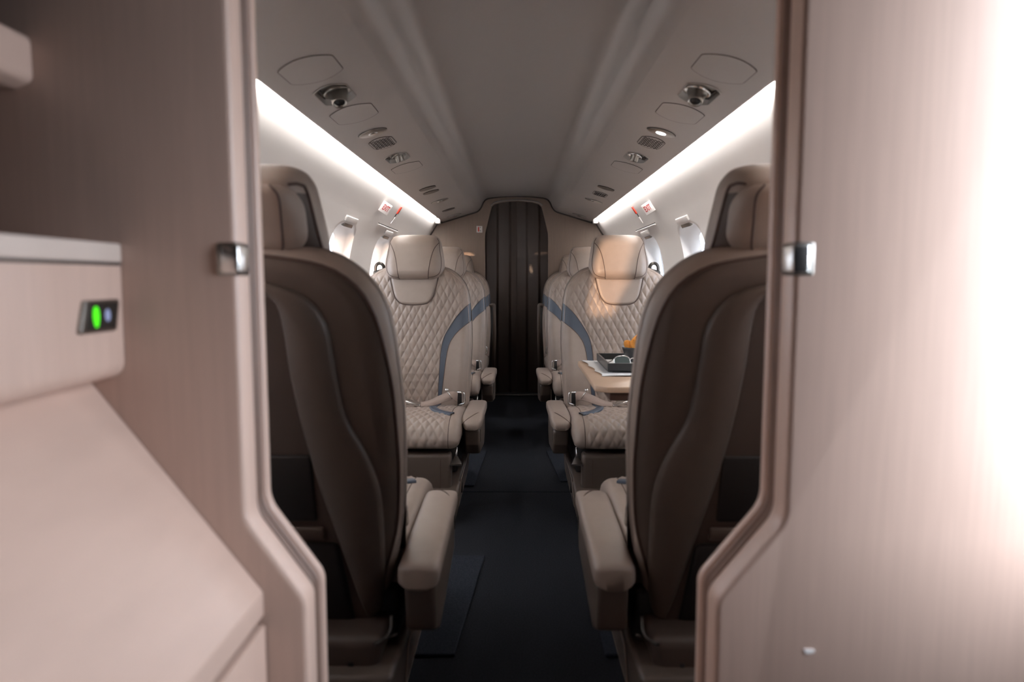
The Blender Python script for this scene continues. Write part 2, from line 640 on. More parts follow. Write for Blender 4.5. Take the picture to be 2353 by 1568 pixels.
# small pale chip in the right-hand laminate
ch = [(0.006 * math.cos(t) * (1 + 0.35 * math.sin(3 * t + 1)), 0.004 * math.sin(t) * (1 + 0.3 * math.cos(2 * t))) for t in np.linspace(0, 2 * PI, 14)[:-1]]
o = mesh('surface_chip', prism(ch, -0.0006, 0.0006, 'y'), 'white', PART[1], smooth=False)
o.location = (0.3575, YP0 - 0.0004, 0.416)

# ================================================================== LIGHTS IN THE CABIN
for s in (-1, 1):
    e = empty('led_cove_light', (0, 0, 0), 0, 'long white light strip glowing along the %s cove above the windows' % ('left' if s < 0 else 'right'), 'light', 'cove light strips')
    sec = [(0.5475, 1.2945), (0.5600, 1.3145), (0.5570, 1.3170), (0.5440, 1.2970)]
    V = [(s * x, YP1 + 0.005, z) for x, z in sec] + [(s * x, YB - 0.16, z) for x, z in sec]
    mesh('diffuser', (V, [[0, 1, 5, 4], [1, 2, 6, 5], [2, 3, 7, 6], [3, 0, 4, 7], [0, 3, 2, 1], [4, 5, 6, 7]]), 'led', e, smooth=False)
    mesh('end_cap', box(s * 0.562 - 0.018, s * 0.562 + 0.018, YB - 0.158, YB - 0.10, 1.262, 1.300, 0.006, 2), 'wall', e)

# ================================================================== SEATS
TILT = 0.2126
out_half = catmull([(0.235, 0.28), (0.238, 0.343), (0.246, 0.487), (0.250, 0.596), (0.247, 0.687), (0.236, 0.798), (0.214, 0.857), (0.173, 0.900), (0.125, 0.922), (0.06, 0.930), (0.0, 0.931)], 10)
shell_half = catmull([(0.168, 0.15), (0.186, 0.20), (0.206, 0.27), (0.225, 0.34), (0.241, 0.44), (0.248, 0.537), (0.250, 0.60), (0.247, 0.687), (0.236, 0.798), (0.214, 0.857), (0.173, 0.900), (0.125, 0.922), (0.06, 0.930), (0.0, 0.931)], 10)


def wz(half, z):
    return np.interp(z, half[:, 1], half[:, 0])


def edist(half, u, z, bottom=False):
    u, z = np.abs(np.asarray(u, float)), np.asarray(z, float)
    sh = u.shape
    p = np.stack([u.ravel(), z.ravel()], 1)
    a, b = half[:-1], half[1:]
    if bottom:
        a = np.vstack([a, [[-0.0, half[0, 1]]]])
        b = np.vstack([b, [half[0]]])
    d = b - a
    L2 = np.maximum((d ** 2).sum(1), 1e-12)
    best = np.full(len(p), 9.0)
    for k in range(len(a)):
        t = np.clip(((p - a[k]) @ d[k]) / L2[k], 0, 1)
        q = a[k] + t[:, None] * d[k]
        best = np.minimum(best, np.hypot(p[:, 0] - q[:, 0], p[:, 1] - q[:, 1]))
    return best.reshape(sh)


def gro(e, r):
    t = np.clip(e / r, 0, 1)
    return np.sqrt(np.maximum(0, 1 - (1 - t) ** 2))


def quilt(u, v, a=0.0325, b=0.063):
    p, q = u / a + v / b, u / a - v / b
    return np.minimum(np.abs(np.sin(PI * p)), np.abs(np.sin(PI * q))) ** 0.75


def y_front(u, z, q=0.0):
    """front face of the backrest; front is -y"""
    u, z = np.broadcast_arrays(np.asarray(u, float), np.asarray(z, float))
    e = edist(out_half, u, z)
    base = TILT * (z - 0.33) + 0.05
    bol = 0.012 * np.clip((np.abs(u) - 0.13) / 0.09, 0, 1) ** 2 * np.clip((0.80 - z) / 0.2, 0, 1)
    lum = 0.012 * np.exp(-((z - 0.47) / 0.12) ** 2)
    y = base - (0.05 + bol + lum) * gro(e, 0.05)
    if q > 0:
        y = y - q * quilt(u, z) * np.clip(e / 0.02, 0, 1)
    return y


def y_rear(u, z):
    u, z = np.broadcast_arrays(np.asarray(u, float), np.asarray(z, float))
    e = edist(shell_half, u, z)
    return TILT * (z - 0.33) + 0.05 + 0.055 * gro(e, 0.055)


def strip_surface(lo, hi, zs, nc, q, rim=False):
    rows = []
    for z in zs:
        a, b = lo(z), hi(z)
        rows.append([(a + (b - a) * j / nc, z) for j in range(nc + 1)])
    P = np.array(rows)
    Y = y_front(P[..., 0], P[..., 1], q)
    return np.stack([P[..., 0], Y, P[..., 1]], -1)


s_in = catmull([(0.106, 0.28), (0.109, 0.343), (0.114, 0.469), (0.119, 0.559), (0.129, 0.614), (0.149, 0.656), (0.194, 0.722), (0.25, 0.775)], 10)
s_out = catmull([(0.120, 0.28), (0.123, 0.343), (0.131, 0.433), (0.141, 0.523), (0.150, 0.577), (0.165, 0.614), (0.198, 0.654), (0.262, 0.702)], 10)


def make_seat(name, A):
    """A = +1: aisle on local +x; the seat faces -y; origin on the floor under the seat crease"""
    R = empty(name)
    fl = lambda vf: xf(vf, lambda x, y, z: (A * x, y, z))

    # ---- backrest: quilted panel, blue stripe, plain bolster (all follow one surface)
    w_ = lambda z: float(wz(out_half, z))
    hi_q = lambda z: min(float(np.interp(z, s_in[:, 1], s_in[:, 0], right=9)), w_(z))
    zs_q = np.r_[np.arange(0.285, 0.90, 0.0028), np.linspace(0.90, 0.9305, 12)]
    P = strip_surface(lambda z: -w_(z), hi_q, zs_q, 220, 0.0050)
    mesh('quilted_back_panel', fl(grid(P)), 'leather', R)
    zs_s = np.arange(0.285, 0.7745, 0.006)
    P = strip_surface(hi_q, lambda z: max(hi_q(z), min(float(np.interp(z, s_out[:, 1], s_out[:, 0], right=9)), w_(z))), zs_s, 10, 0)
    P[..., 1] -= 0.0035 * np.clip(edist(out_half, P[..., 0], P[..., 2]) / 0.01, 0, 1)
    mesh('stripe', fl(grid(P)), 'blue', R)['label'] = 'slate blue leather stripe'
    zs_b = np.r_[np.arange(0.285, 0.690, 0.008), 0.692]
    P = strip_surface(lambda z: min(float(np.interp(z, s_out[:, 1], s_out[:, 0], right=9)), w_(z)), w_, zs_b, 24, 0)
    P[..., 1] -= 0.0035 * np.clip(edist(out_half, P[..., 0], P[..., 2]) / 0.01, 0, 1)
    mesh('side_bolster', fl(grid(P)), 'leather', R)
    # seams beside the stripe
    for c in (s_in, s_out):
        pts = [(u, float(y_front(u, z)) - 0.004, z) for u, z in resample(c, 50) if z > 0.29 and u < w_(z) - 0.004]
        mesh('stripe_seam', fl(tube(pts, 0.0012, 5)), 'piping', R)
    # edge piping round the front
    rim = [(u, z) for u, z in resample(out_half, 90) if z > 0.29]
    rim = [(u * 1.0, z) for u, z in rim] + [(-u, z) for u, z in rim[::-1][1:]]
    pts = []
    for u, z in rim:
        u2, z2 = u * 0.955, z - 0.010 * (1 if z > 0.85 else 0)
        pts.append((u2, float(y_front(u2, z2)) - 0.002, z2))
    mesh('edge_piping', fl(tube(pts, 0.0014, 6)), 'stitch', R)
    # bib under the headrest
    bib = catmull([(0.0, 0.759), (0.035, 0.761), (0.062, 0.769), (0.080, 0.789), (0.090, 0.815), (0.101, 0.862), (0.108, 0.905)], 8)
    bz = np.r_[np.linspace(0.7592, 0.775, 10), np.linspace(0.78, 0.905, 22)]
    rows = []
    for z in bz:
        b = float(np.interp(z, bib[:, 1], bib[:, 0]))
        rows.append([(b * t, z) for t in np.linspace(-1, 1, 25)])
    P = np.array(rows)
    e = edist(bib, P[..., 0], P[..., 1])
    Y = y_front(P[..., 0], P[..., 1]) + 0.001 - 0.0105 * gro(e, 0.012)
    mesh('bib', fl(grid(np.stack([P[..., 0], Y, P[..., 1]], -1))), 'leather', R)
    bp = resample(np.vstack([bib[::-1], bib[1:] * [-1, 1]]), 60)
    mesh('bib_piping', fl(tube([(u, float(y_front(u, z)) - 0.0050, z) for u, z in bp], 0.0019, 6)), 'piping', R)

    # ---- rear shell
    sm = catmull([(0.0, 0.909), (0.046, 0.907), (0.134, 0.891), (0.186, 0.858), (0.212, 0.812), (0.226, 0.752), (0.236, 0.674), (0.239, 0.576), (0.238, 0.508), (0.228, 0.402), (0.200, 0.299), (0.172, 0.20), (0.16, 0.15)], 8)
    us_ = lambda z: float(np.interp(z, sm[::-1, 1], sm[::-1, 0], right=0.0))
    zz = np.r_[np.linspace(0.15, 0.86, 48), np.linspace(0.865, 0.909, 22)]
    P = np.array([[(us_(z) * t, z) for t in np.linspace(-1, 1, 49)] for z in zz])
    sh = mesh('back_shell', fl(grid(np.stack([P[..., 0], y_rear(P[..., 0], P[..., 1]), P[..., 1]], -1))), 'leather_back', R)
    rp = []
    zz = np.r_[zz, np.linspace(0.911, 0.931, 10)]
    for s_ in (-1, 1):
        P = np.array([[(s_ * (us_(z) + (float(wz(shell_half, z)) - us_(z)) * math.sin(t * PI / 2)), z) for t in np.linspace(0, 1, 16)] for z in zz])
        rp.append(grid(np.stack([P[..., 0], y_rear(P[..., 0], P[..., 1]), P[..., 1]], -1)))
    mesh('shell_rim', fl(join(*rp)), 'leather', R)
    # side gusset joins front and rear
    c = resample(shell_half, 80)
    c = np.vstack([c, c[::-1][1:] * [-1, 1]])
    mesh('side_gusset', fl(grid([[(u, TILT * (z - 0.33) + 0.05 + d, z) for u, z in c] for d in (-0.012, 0.012)])), 'leather', R)
    # rear seam
    sm = np.vstack([sm[::-1], sm[1:] * [-1, 1]])
    mesh('shell_seam', fl(tube([(u, float(y_rear(u, z)) + 0.0005, z) for u, z in resample(sm, 90)], 0.0032, 6)), 'piping', sh)
    # raised arch on the shell
    ao = catmull([(0.0, 0.866), (0.044, 0.862), (0.101, 0.842), (0.135, 0.797), (0.143, 0.737), (0.149, 0.674), (0.159, 0.622), (0.188, 0.559), (0.205, 0.500), (0.209, 0.430), (0.203, 0.310), (0.186, 0.176)], 10)
    ai = catmull([(0.0, 0.853), (0.028, 0.849), (0.056, 0.828), (0.064, 0.780), (0.067, 0.713), (0.079, 0.609), (0.097, 0.508), (0.118, 0.42), (0.138, 0.337), (0.178, 0.172)], 10)
    n = 60
    O, I = resample(ao, n), resample(ai, n)
    O = np.vstack([O[::-1], O[1:] * [-1, 1]])
    I = np.vstack([I[::-1], I[1:] * [-1, 1]])
    rows = []
    for t, dh in ((0, -0.002), (0.0, 0.010), (0.08, 0.015), (0.5, 0.018), (0.9, 0.013), (0.98, 0.007), (1.0, -0.002)):
        Q = I * (1 - t) + O * t
        rows.append(np.stack([Q[:, 0], y_rear(Q[:, 0], Q[:, 1]) + dh, Q[:, 1]], 1))
    mesh('shell_arch', fl(grid(np.array(rows))), 'leather_back', sh, angle=60)
    # dark panel inside the arch, pocket, crossbar and lower shroud
    rows = []
    for z in np.linspace(0.17, 0.85, 40):
        b = float(np.interp(z, ai[::-1, 1], ai[::-1, 0]))
        rows.append([(b * t, float(TILT * (z - 0.33) + 0.107), z) for t in np.linspace(-1, 1, 9)])
    mesh('inner_panel', fl(grid(rows)), 'shroud', sh)
    yb = lambda z: TILT * (z - 0.33) + 0.107
    pk = box(-0.088, 0.088, -0.004, 0.006, 0.425, 0.556, 0.005, 2)
    mesh('literature_pocket', xf(pk, lambda x, y, z: (x, yb(z) + y, z)), 'black', sh)
    cb = box(-0.10, 0.10, -0.004, 0.010, 0.388, 0.414, 0.004, 2)
    mesh('pocket_bar', xf(cb, lambda x, y, z: (x, yb(z) + y, z)), 'leather_back', sh)
    lp = box(-0.115, 0.115, -0.004, 0.006, 0.20, 0.380, 0.01, 2)
    mesh('lower_recess_shade', xf(lp, lambda x, y, z: (x * (1.45 - z), yb(z) + y, z)), 'black', sh)  # raised black slab that paints the shade of an open recess
    ls = box(-0.20, 0.20, 0.0, 0.16, 0.065, 0.215, 0.02, 3)
    mesh('rear_shroud', xf(ls, lambda x, y, z: (x * (0.85 + z), y, z)), 'shroud', R)
    mesh('shroud_slot', box(A * 0.148, A * 0.156, 0.150, 0.1625, 0.10, 0.17, 0.001, 1), 'black', R)

    # ---- headrest
    hh = catmull([(0.02, 0.861), (0.085, 0.863), (0.108, 0.872), (0.121, 0.890), (0.127, 0.915), (0.1265, 0.940), (0.122, 0.972), (0.116, 1.005), (0.109, 1.032), (0.098, 1.049), (0.076, 1.058), (0.04, 1.0605), (0.0, 1.061)], 8)
    hz = np.r_[np.linspace(0.8615, 0.89, 10), np.linspace(0.9, 1.04, 20), np.linspace(1.045, 1.061, 10)]
    rows = [[(float(np.interp(z, hh[:, 1], hh[:, 0])) * math.sin(t), z) for t in np.linspace(-PI / 2, PI / 2, 41)] for z in hz]
    P = np.array(rows)
    e = edist(hh, P[..., 0], P[..., 1], True)
    hb = TILT * (P[..., 1] - 0.33)
    Yf = hb + 0.028 - 0.068 * gro(e, 0.045) - 0.006 * np.cos(P[..., 0] / 0.127 * PI / 2)
    Yr = hb + 0.028 + 0.066 * gro(e, 0.055) * (0.45 + 0.55 * np.clip((P[..., 1] - 0.86) / 0.16, 0, 1))
    front = grid(np.stack([P[..., 0], Yf, P[..., 1]], -1))
    back = grid(np.stack([P[..., 0], Yr, P[..., 1]], -1))
    H = mesh('headrest', fl(join(front, back)), 'leather', R)

    def yhf(u, z):
        e = float(edist(hh, np.array([u]), np.array([z]), True)[0])
        return TILT * (z - 0.33) + 0.028 - 0.068 * float(gro(np.array(e), 0.045)) - 0.006 * math.cos(u / 0.127 * PI / 2)

    def yhr(u, z):
        e = float(edist(hh, np.array([u]), np.array([z]), True)[0])
        return TILT * (z - 0.33) + 0.028 + 0.066 * float(gro(np.array(e), 0.055)) * (0.45 + 0.55 * min(1, max(0, (z - 0.86) / 0.16)))
    for s in (-1, 1):
        cv = catmull([(0.106, 1.026), (0.092, 1.004), (0.080, 0.975), (0.070, 0.93), (0.062, 0.869)], 6)
        mesh('wing_seam', fl(tube([(s * u, yhf(u, z) - 0.0006, z) for u, z in cv], 0.0016, 5)), 'piping', H)
        cv = catmull([(0.064, 0.876), (0.090, 0.880), (0.108, 0.892), (0.116, 0.915), (0.1165, 0.95), (0.110, 0.99), (0.106, 1.026), (0.096, 1.045)], 6)
        mesh('wing_piping', fl(tube([(s * u, yhf(u, z) - 0.0006, z) for u, z in cv], 0.0014, 5)), 'piping', H)
    # rear of the headrest: pad, struts, and dark sheets painting the shade of hollows
    pz = catmull([(0.03, 0.905), (0.080, 0.911), (0.104, 0.934), (0.107, 0.965), (0.104, 0.995), (0.090, 1.014), (0.055, 1.024), (0.0, 1.027)], 6)
    rows = []
    for z in np.linspace(0.906, 1.027, 18):
        b = float(np.interp(z, pz[:, 1], pz[:, 0]))
        rows.append([(b * math.sin(t), z) for t in np.linspace(-PI / 2, PI / 2, 21)])
    P = np.array(rows)
    e = edist(pz, P[..., 0], P[..., 1], True)
    Y = np.array([[yhr(u, z) for u, z in r] for r in rows]) - 0.004 + 0.020 * gro(e, 0.030)
    mesh('headrest_rear_pad', fl(grid(np.stack([P[..., 0], Y, P[..., 1]], -1))), 'leather', H)
    for s in (-1, 1):
        cv = resample(catmull([(0.060, 1.020), (0.074, 1.000), (0.072, 0.960), (0.068, 0.925), (0.058, 0.910)], 6), 24)
        ee = edist(pz, cv[:, 0], cv[:, 1], True)
        mesh('rear_pad_seam', fl(tube([(s * u, yhr(u, z) - 0.0035 + 0.020 * float(gro(np.array(q), 0.030)), z) for (u, z), q in zip(cv, ee)], 0.0022, 5)), 'piping', H)
    for s in (-1, 1):
        tri = [(0.079, 1.008), (0.090, 1.010), (0.122, 0.926), (0.120, 0.918), (0.080, 0.918)]
        rows = [[(s * (0.096 + (np.interp(z, [0.918, 0.926, 1.01], [0.1215, 0.1215, 0.108]) - 0.096) * t), z) for t in np.linspace(0, 1, 8)] for z in np.linspace(0.918, 1.01, 12)]
        mesh('rear_hollow_shade', fl(grid([[(u, yhr(abs(u), z) + 0.0012, z) for u, z in r] for r in rows])), 'shroud', H)
        cv = catmull([(0.086, 1.022), (0.100, 1.024), (0.109, 1.010), (0.123, 0.918)], 6)
        mesh('rear_strut', fl(tube([(s * u, yhr(u, z) + 0.002, z) for u, z in cv], 0.0028, 6)), 'piping', H)
    pts = [(u, yhr(abs(u), z) + 0.0008, z) for u, z in resample(np.vstack([hh[::-1][:70] * 0.0 + hh[::-1][:70], ]), 40) if z > 0.9]
    neck = box(-0.07, 0.07, -0.012, 0.02, 0.84, 0.90, 0.008, 2)
    mesh('headrest_neck', fl(xf(neck, lambda x, y, z: (x, y + TILT * (z - 0.33) + 0.035, z))), 'shroud', R)

    # ---- seat cushion: closed profile lofted across, quilted in the middle
    top = catmull([(0.03, 0.335), (-0.10, 0.352), (-0.18, 0.363), (-0.25, 0.366), (-0.32, 0.364), (-0.38, 0.356), (-0.427, 0.335), (-0.451, 0.300), (-0.449, 0.277), (-0.434, 0.264)], 16)
    top = resample(top, 130)
    bot = resample(np.array([(-0.434, 0.264), (-0.40, 0.258), (0.03, 0.252)]), 14)[1:]
    end = resample(np.array([(0.03, 0.252), (0.03, 0.330)]), 6)[1:-1]
    loop = np.vstack([top, bot, end])
    m = len(loop)
    tg = np.roll(loop, -1, 0) - np.roll(loop, 1, 0)
    nr = np.stack([-tg[:, 1], tg[:, 0]], 1)
    nr /= np.linalg.norm(nr, axis=1)[:, None] + 1e-9
    cen = loop.mean(0)
    if ((loop - cen) * nr).sum() < 0:
        nr = -nr
    arc = np.r_[0, np.cumsum(np.linalg.norm(np.diff(top, axis=0), axis=1))]
    us = np.r_[np.linspace(-0.236, -0.20, 8)[:-1], np.linspace(-0.20, 0.20, 130), np.linspace(0.20, 0.236, 8)[1:]]
    rows = []
    for u in us:
        e = 0.236 - abs(u)
        ins = 0.030 * (1 - float(gro(np.array(e), 0.032)))
        Q = loop - nr * ins
        h = np.zeros(m)
        fade = min(1, max(0, (0.19 - abs(u)) / 0.012))
        h[:len(top)] = 0.0055 * quilt(np.full(len(top), u), arc) * fade * np.clip((arc[-1] - arc) / 0.02, 0, 1)
        Q = Q + nr * h[:, None]
        rows.append(np.stack([np.full(m, u), Q[:, 0], Q[:, 1]], 1))
    P = np.array(rows)
    v, f = grid(P, True)
    f.append([i for i in range(m)])
    f.append([(len(us) - 1) * m + i for i in range(m)][::-1])
    CU = mesh('seat_cushion', fl((v, f)), 'leather', R)

    def ztop(y):
        return float(np.interp(-y, -top[:98, 0], top[:98, 1]))
    for s in (-1, 1):
        sl = [(s * 0.196, yy + nr[i][0] * 0.0005, zz_ + nr[i][1] * 0.0005) for i, (yy, zz_) in enumerate(top[::3])]
        mesh('border_seam', fl(tube([(s * 0.196, p[0], p[1]) for p in (top - nr[:len(top)] * -0.0003)[::3]], 0.0014, 5)), 'piping', CU)
    sc = resample(catmull([(0.108, -0.03), (0.109, -0.12), (0.115, -0.20), (0.134, -0.258), (0.165, -0.298), (0.200, -0.318)], 8), 26)
    rows = []
    for i, (u, y) in enumerate(sc):
        t = sc[min(i + 1, 25)] - sc[max(i - 1, 0)]
        t /= np.linalg.norm(t)
        nn = np.array([-t[1], t[0]])
        rows.append([(u + nn[0] * k, y + nn[1] * k, ztop(y + nn[1] * k) + 0.0064 - (0.006 if abs(k) > 0.0149 else 0)) for k in (-0.015, -0.0145, -0.007, 0, 0.007, 0.0145, 0.015)])
    mesh('cushion_stripe', fl(grid(rows)), 'blue', CU)['label'] = 'slate blue leather stripe'

    # ---- leg rest, frame, pedestal
    LR = mesh('leg_rest', fl(box(-0.205, 0.205, -0.440, -0.375, 0.055, 0.245, 0.014, 4)), 'leather_back', R)
    mesh('leg_rest_seam', fl(tube([(0.168, -0.4405, z) for z in np.linspace(0.07, 0.222, 6)] + [(0.172, -0.437, 0.233), (0.19, -0.42, 0.2455), (0.197, -0.40, 0.2462)], 0.0014, 5)), 'piping', LR)
    mesh('seat_frame', fl(box(-0.222, 0.222, -0.36, 0.06, 0.155, 0.262, 0.01, 2)), 'black', R)
    pb = box(-0.235, 0.235, -0.485, 0.20, 0.0, 0.165, 0.012, 3)
    PD = mesh('pedestal', fl(xf(pb, lambda x, y, z: (x * (0.94 + 0.06 * z / 0.165), -0.37 + (y + 0.37) if y > -0.4 or abs(x) > 0.2 else y, z - (0.05 * max(0, (-0.36 - y) / 0.125) if z > 0.1 else 0)))), 'leather_back', R)
    dr = fillet([(-0.40, 0.035), (0.02, 0.035), (0.02, 0.13), (-0.36, 0.13)], 0.015, 4)
    mesh('side_drawer', fl(xf(prism(dr, 0.0, 0.004, 'x', 0.001, 1), lambda x, y, z: (x + 0.235 * (0.94 + 0.06 * z / 0.165), y, z))), 'leather_back', PD, angle=40)
    mesh('drawer_outline', fl(tube([(0.237 * (0.94 + 0.06 * z / 0.165) + 0.001, y, z) for y, z in dr], 0.0015, 5, True)), 'stitch', PD)
    mesh('drawer_slot', fl(box(0.2262, 0.2345, -0.30, -0.285, 0.06, 0.10, 0.001, 1)), 'black', PD)

    # ---- levers
    mesh('recline_lever', fl(tube(catmull([(0.222, 0.13, 0.245), (0.222, 0.150, 0.222), (0.206, 0.168, 0.212), (0.196, 0.160, 0.206), (0.214, 0.150, 0.210), (0.236, 0.148, 0.218)], 4), 0.0030, 6)), 'dark_metal', R)
    for y0, z0 in ((-0.425, 0.205),):
        V = [(0.200, y0 - 0.020, z0), (0.246, y0 - 0.020, z0), (0.240, y0 + 0.02, z0 + 0.004), (0.206, y0 + 0.02, z0 + 0.004),
             (0.204, y0 - 0.020, z0 + 0.006), (0.244, y0 - 0.020, z0 + 0.006), (0.226, y0 + 0.015, z0 + 0.028), (0.218, y0 + 0.015, z0 + 0.028)]
        mesh('release_lever', fl((V, [[0, 1, 2, 3], [4, 5, 6, 7], [0, 1, 5, 4], [1, 2, 6, 5], [2, 3, 7, 6], [3, 0, 4, 7]])), 'chrome', R, smooth=False)
        mesh('lever_stem', fl(tube([(0.222, y0 + 0.012, z0 + 0.02), (0.222, y0 + 0.03, z0 + 0.055)], 0.004, 6)), 'chrome', R)

    # ---- lap belt
    def ribbon(pts, wd, up=(0, 0, 1), th=0.0016):
        Pp = [Vector(p) for p in catmull(pts, 6)]
        rows = []
        for i, p in enumerate(Pp):
            t = (Pp[min(i + 1, len(Pp) - 1)] - Pp[max(i - 1, 0)]).normalized()
            a = i / (len(Pp) - 1)
            upv = Vector(up(a) if callable(up) else up)
            b = t.cross(upv).normalized()
            nrm = b.cross(t).normalized()
            rows.append([tuple(p + b * wd / 2 + nrm * th), tuple(p - b * wd / 2 + nrm * th), tuple(p - b * wd / 2 - nrm * th), tuple(p + b * wd / 2 - nrm * th)])
        return grid(np.array(rows), True)
    mesh('lap_belt', fl(ribbon([(0.196, -0.050, 0.384), (0.175, -0.066, 0.392), (0.14, -0.095, 0.386), (0.10, -0.125, 0.374), (0.055, -0.140, 0.369)], 0.042, lambda a: (0, -0.9 + 0.7 * a, 0.5 + 0.5 * a))), 'belt', R)
    mesh('lap_belt', fl(ribbon([(-0.20, -0.045, 0.385), (-0.15, -0.08, 0.412), (-0.09, -0.11, 0.398), (-0.045, -0.130, 0.372), (0.0, -0.140, 0.369)], 0.042, lambda a: (0, -0.9 + 0.5 * a, 0.5 + 0.5 * a))), 'belt', R)
    mesh('belt_buckle', fl(xf(box(0.0, 0.058, -0.165, -0.120, 0.370, 0.382, 0.003, 2), lambda x, y, z: (x, y, z + (0.03 - x) * 0.28))), 'chrome', R)
    mesh('belt_pin', fl(tube([(0.178, -0.085, 0.384), (0.158, -0.098, 0.417)], 0.003, 6)), 'chrome', R)
    mesh('belt_tip', fl(xf(lathe([(0.001, -0.008), (0.007, -0.005), (0.008, 0), (0.007, 0.005), (0.001, 0.008)], 10), lambda x, y, z: (0.157 + x, -0.099 + y, 0.421 + z))), 'chrome', R)
    ring = [(0.192, -0.040, 0.402), (0.222, -0.040, 0.402), (0.226, -0.040, 0.356), (0.200, -0.040, 0.349)]
    mesh('belt_anchor', fl(tube(fillet_3d(ring, 0.008), 0.0042, 6)), 'chrome', R)
    mesh('anchor_plate', fl(box(0.194, 0.212, -0.026, -0.019, 0.342, 0.396, 0.002, 1)), 'black', R)

    # ---- shoulder strap guide on the outboard shoulder
    lp = [(-0.178, 0.0, -0.012), (-0.176, 0.0, 0.012), (-0.166, 0.0, 0.024), (-0.152, 0.0, 0.024), (-0.142, 0.0, 0.012), (-0.140, 0.0, -0.012)]
    yb0 = TILT * (0.915 - 0.33) + 0.045
    SG = mesh('strap_guide', fl(tube([(u, yb0 + y, 0.912 + z) for u, y, z in catmull(lp, 5)], 0.0052, 8, flat=1.5)), 'dark_metal', R)
    mesh('guide_base', fl(xf(box(-0.186, -0.130, -0.014, 0.014, -0.020, 0.003, 0.005, 2), lambda x, y, z: (x, y + yb0, z + 0.907 + 0.25 * (x + 0.158)))), 'dark_metal', SG)
    return R


def fillet_3d(pts, r, n=3):
    out = [pts[0]]
    for i in range(1, len(pts) - 1):
        p, a, b = Vector(pts[i]), Vector(pts[i - 1]), Vector(pts[i + 1])
        s_, e_ = p + (a - p).normalized() * r, p + (b - p).normalized() * r
        for k in range(n + 1):
            t = k / n
            out.append(tuple(s_ * (1 - t) ** 2 + p * 2 * t * (1 - t) + e_ * t * t))
    out.append(pts[-1])
    return out


def add_armrest(R, A):
    fl = lambda vf: xf(vf, lambda x, y, z: (A * x, y, z))
    # upholstered pad: rounded bar that dips and narrows at both ends
    rows = []
    y0, y1 = -0.335, 0.135
    for t in np.linspace(0, 1, 34):
        y = y0 + (y1 - y0) * (0.5 - 0.5 * math.cos(PI * t))
        d0, d1 = y - y0, y1 - y
        k = float(gro(np.array(min(d0 / 0.06, d1 / 0.014)), 1.0))
        hw = 0.018 + 0.021 * k
        zt = 0.352 - 0.045 * (y + 0.1) - 0.040 * (1 - float(gro(np.array(d0), 0.13))) - 0.008 * (1 - float(gro(np.array(d1), 0.025)))
        zb = 0.300 + 0.004 * k - 0.03 * (y + 0.1)
        xc = 0.272
        sec = superell(hw, (zt - zb) / 2 if zt - zb > 0.012 else 0.006, 4.2, 24)
        rows.append([(xc + a, y, max(zt, zb + 0.012) / 2 + zb / 2 + b) for a, b in sec])
    v, f = grid(rows, True)
    f += [list(range(24)), [33 * 24 + i for i in range(24)][::-1]]
    AR = mesh('armrest', fl((v, f)), 'leather', R)
    # body below the pad
    prof = fillet([(-0.305, 0.305), (-0.300, 0.245), (-0.275, 0.205), (0.03, 0.165), (0.10, 0.20), (0.115, 0.30)], 0.015, 4)
    mesh('armrest_body', fl(prism(prof, 0.243, 0.302, 'x', 0.009, 3)), 'leather_back', AR, angle=40)
    mesh('armrest_notch', fl(box(0.295, 0.3035, -0.292, -0.282, 0.255, 0.302, 0.001, 1)), 'black', AR)
    # seam across the rounded nose
    cv = []
    for i in range(22):
        a = i / 21
        x = 0.272 - 0.037 + 0.074 * a
        y = -0.325 + 0.13 * a ** 1.6
        zt = 0.352 - 0.045 * (y + 0.1) - 0.040 * (1 - float(gro(np.array(y - y0), 0.13)))
        drop = 0.5 * (zt - 0.304) * abs((x - 0.272) / 0.039) ** 4.5
        cv.append((x, y, zt - drop + 0.0006))
    mesh('nose_seam', fl(tube(cv, 0.0015, 5)), 'piping', AR)
    return AR


def add_raised_arm(R, A):
    fl = lambda vf: xf(vf, lambda x, y, z: (A * x, y, z))
    pts = fillet_3d([(0.236, 0.10, 0.675), (0.268, 0.10, 0.690), (0.272, 0.10, 0.52), (0.262, 0.09, 0.24)], 0.012, 4)
    AR = mesh('raised_armrest', fl(tube(pts, 0.011, 8, flat=1.4)), 'leather_back', R)
    mesh('armrest_core', fl(box(0.240, 0.262, 0.09, 0.115, 0.22, 0.672, 0.006, 2)), 'black', AR)
    return AR


# prototypes, one for each hand
seat_p = make_seat('cabin_seat', 1)
seat_m = make_seat('cabin_seat', -1)
protos = {}
for A, base in ((1, seat_p), (-1, seat_m)):
    protos[(A, 'up')] = copy_tree(base)
    protos[(A, 'dn')] = base
    add_armrest(protos[(A, 'dn')], A)
    add_raised_arm(protos[(A, 'up')], A)
used = set()


def place_seat(A, kind, x, y, rz, label, head_drop=0.0):
    k = (A, kind)
    o = protos[k] if k not in used else copy_tree(protos[k])
    used.add(k)
    o.location = (x, y, 0)
    o.rotation_euler = (0, 0, rz)
    tag(o, label, 'seat', 'cabin seats')
    if head_drop:
        for c in o.children:
            if c.name.startswith('headrest') and not c.name.startswith('headrest_neck'):
                c.location.z -= head_drop
                c.location.y -= head_drop * TILT
    return o


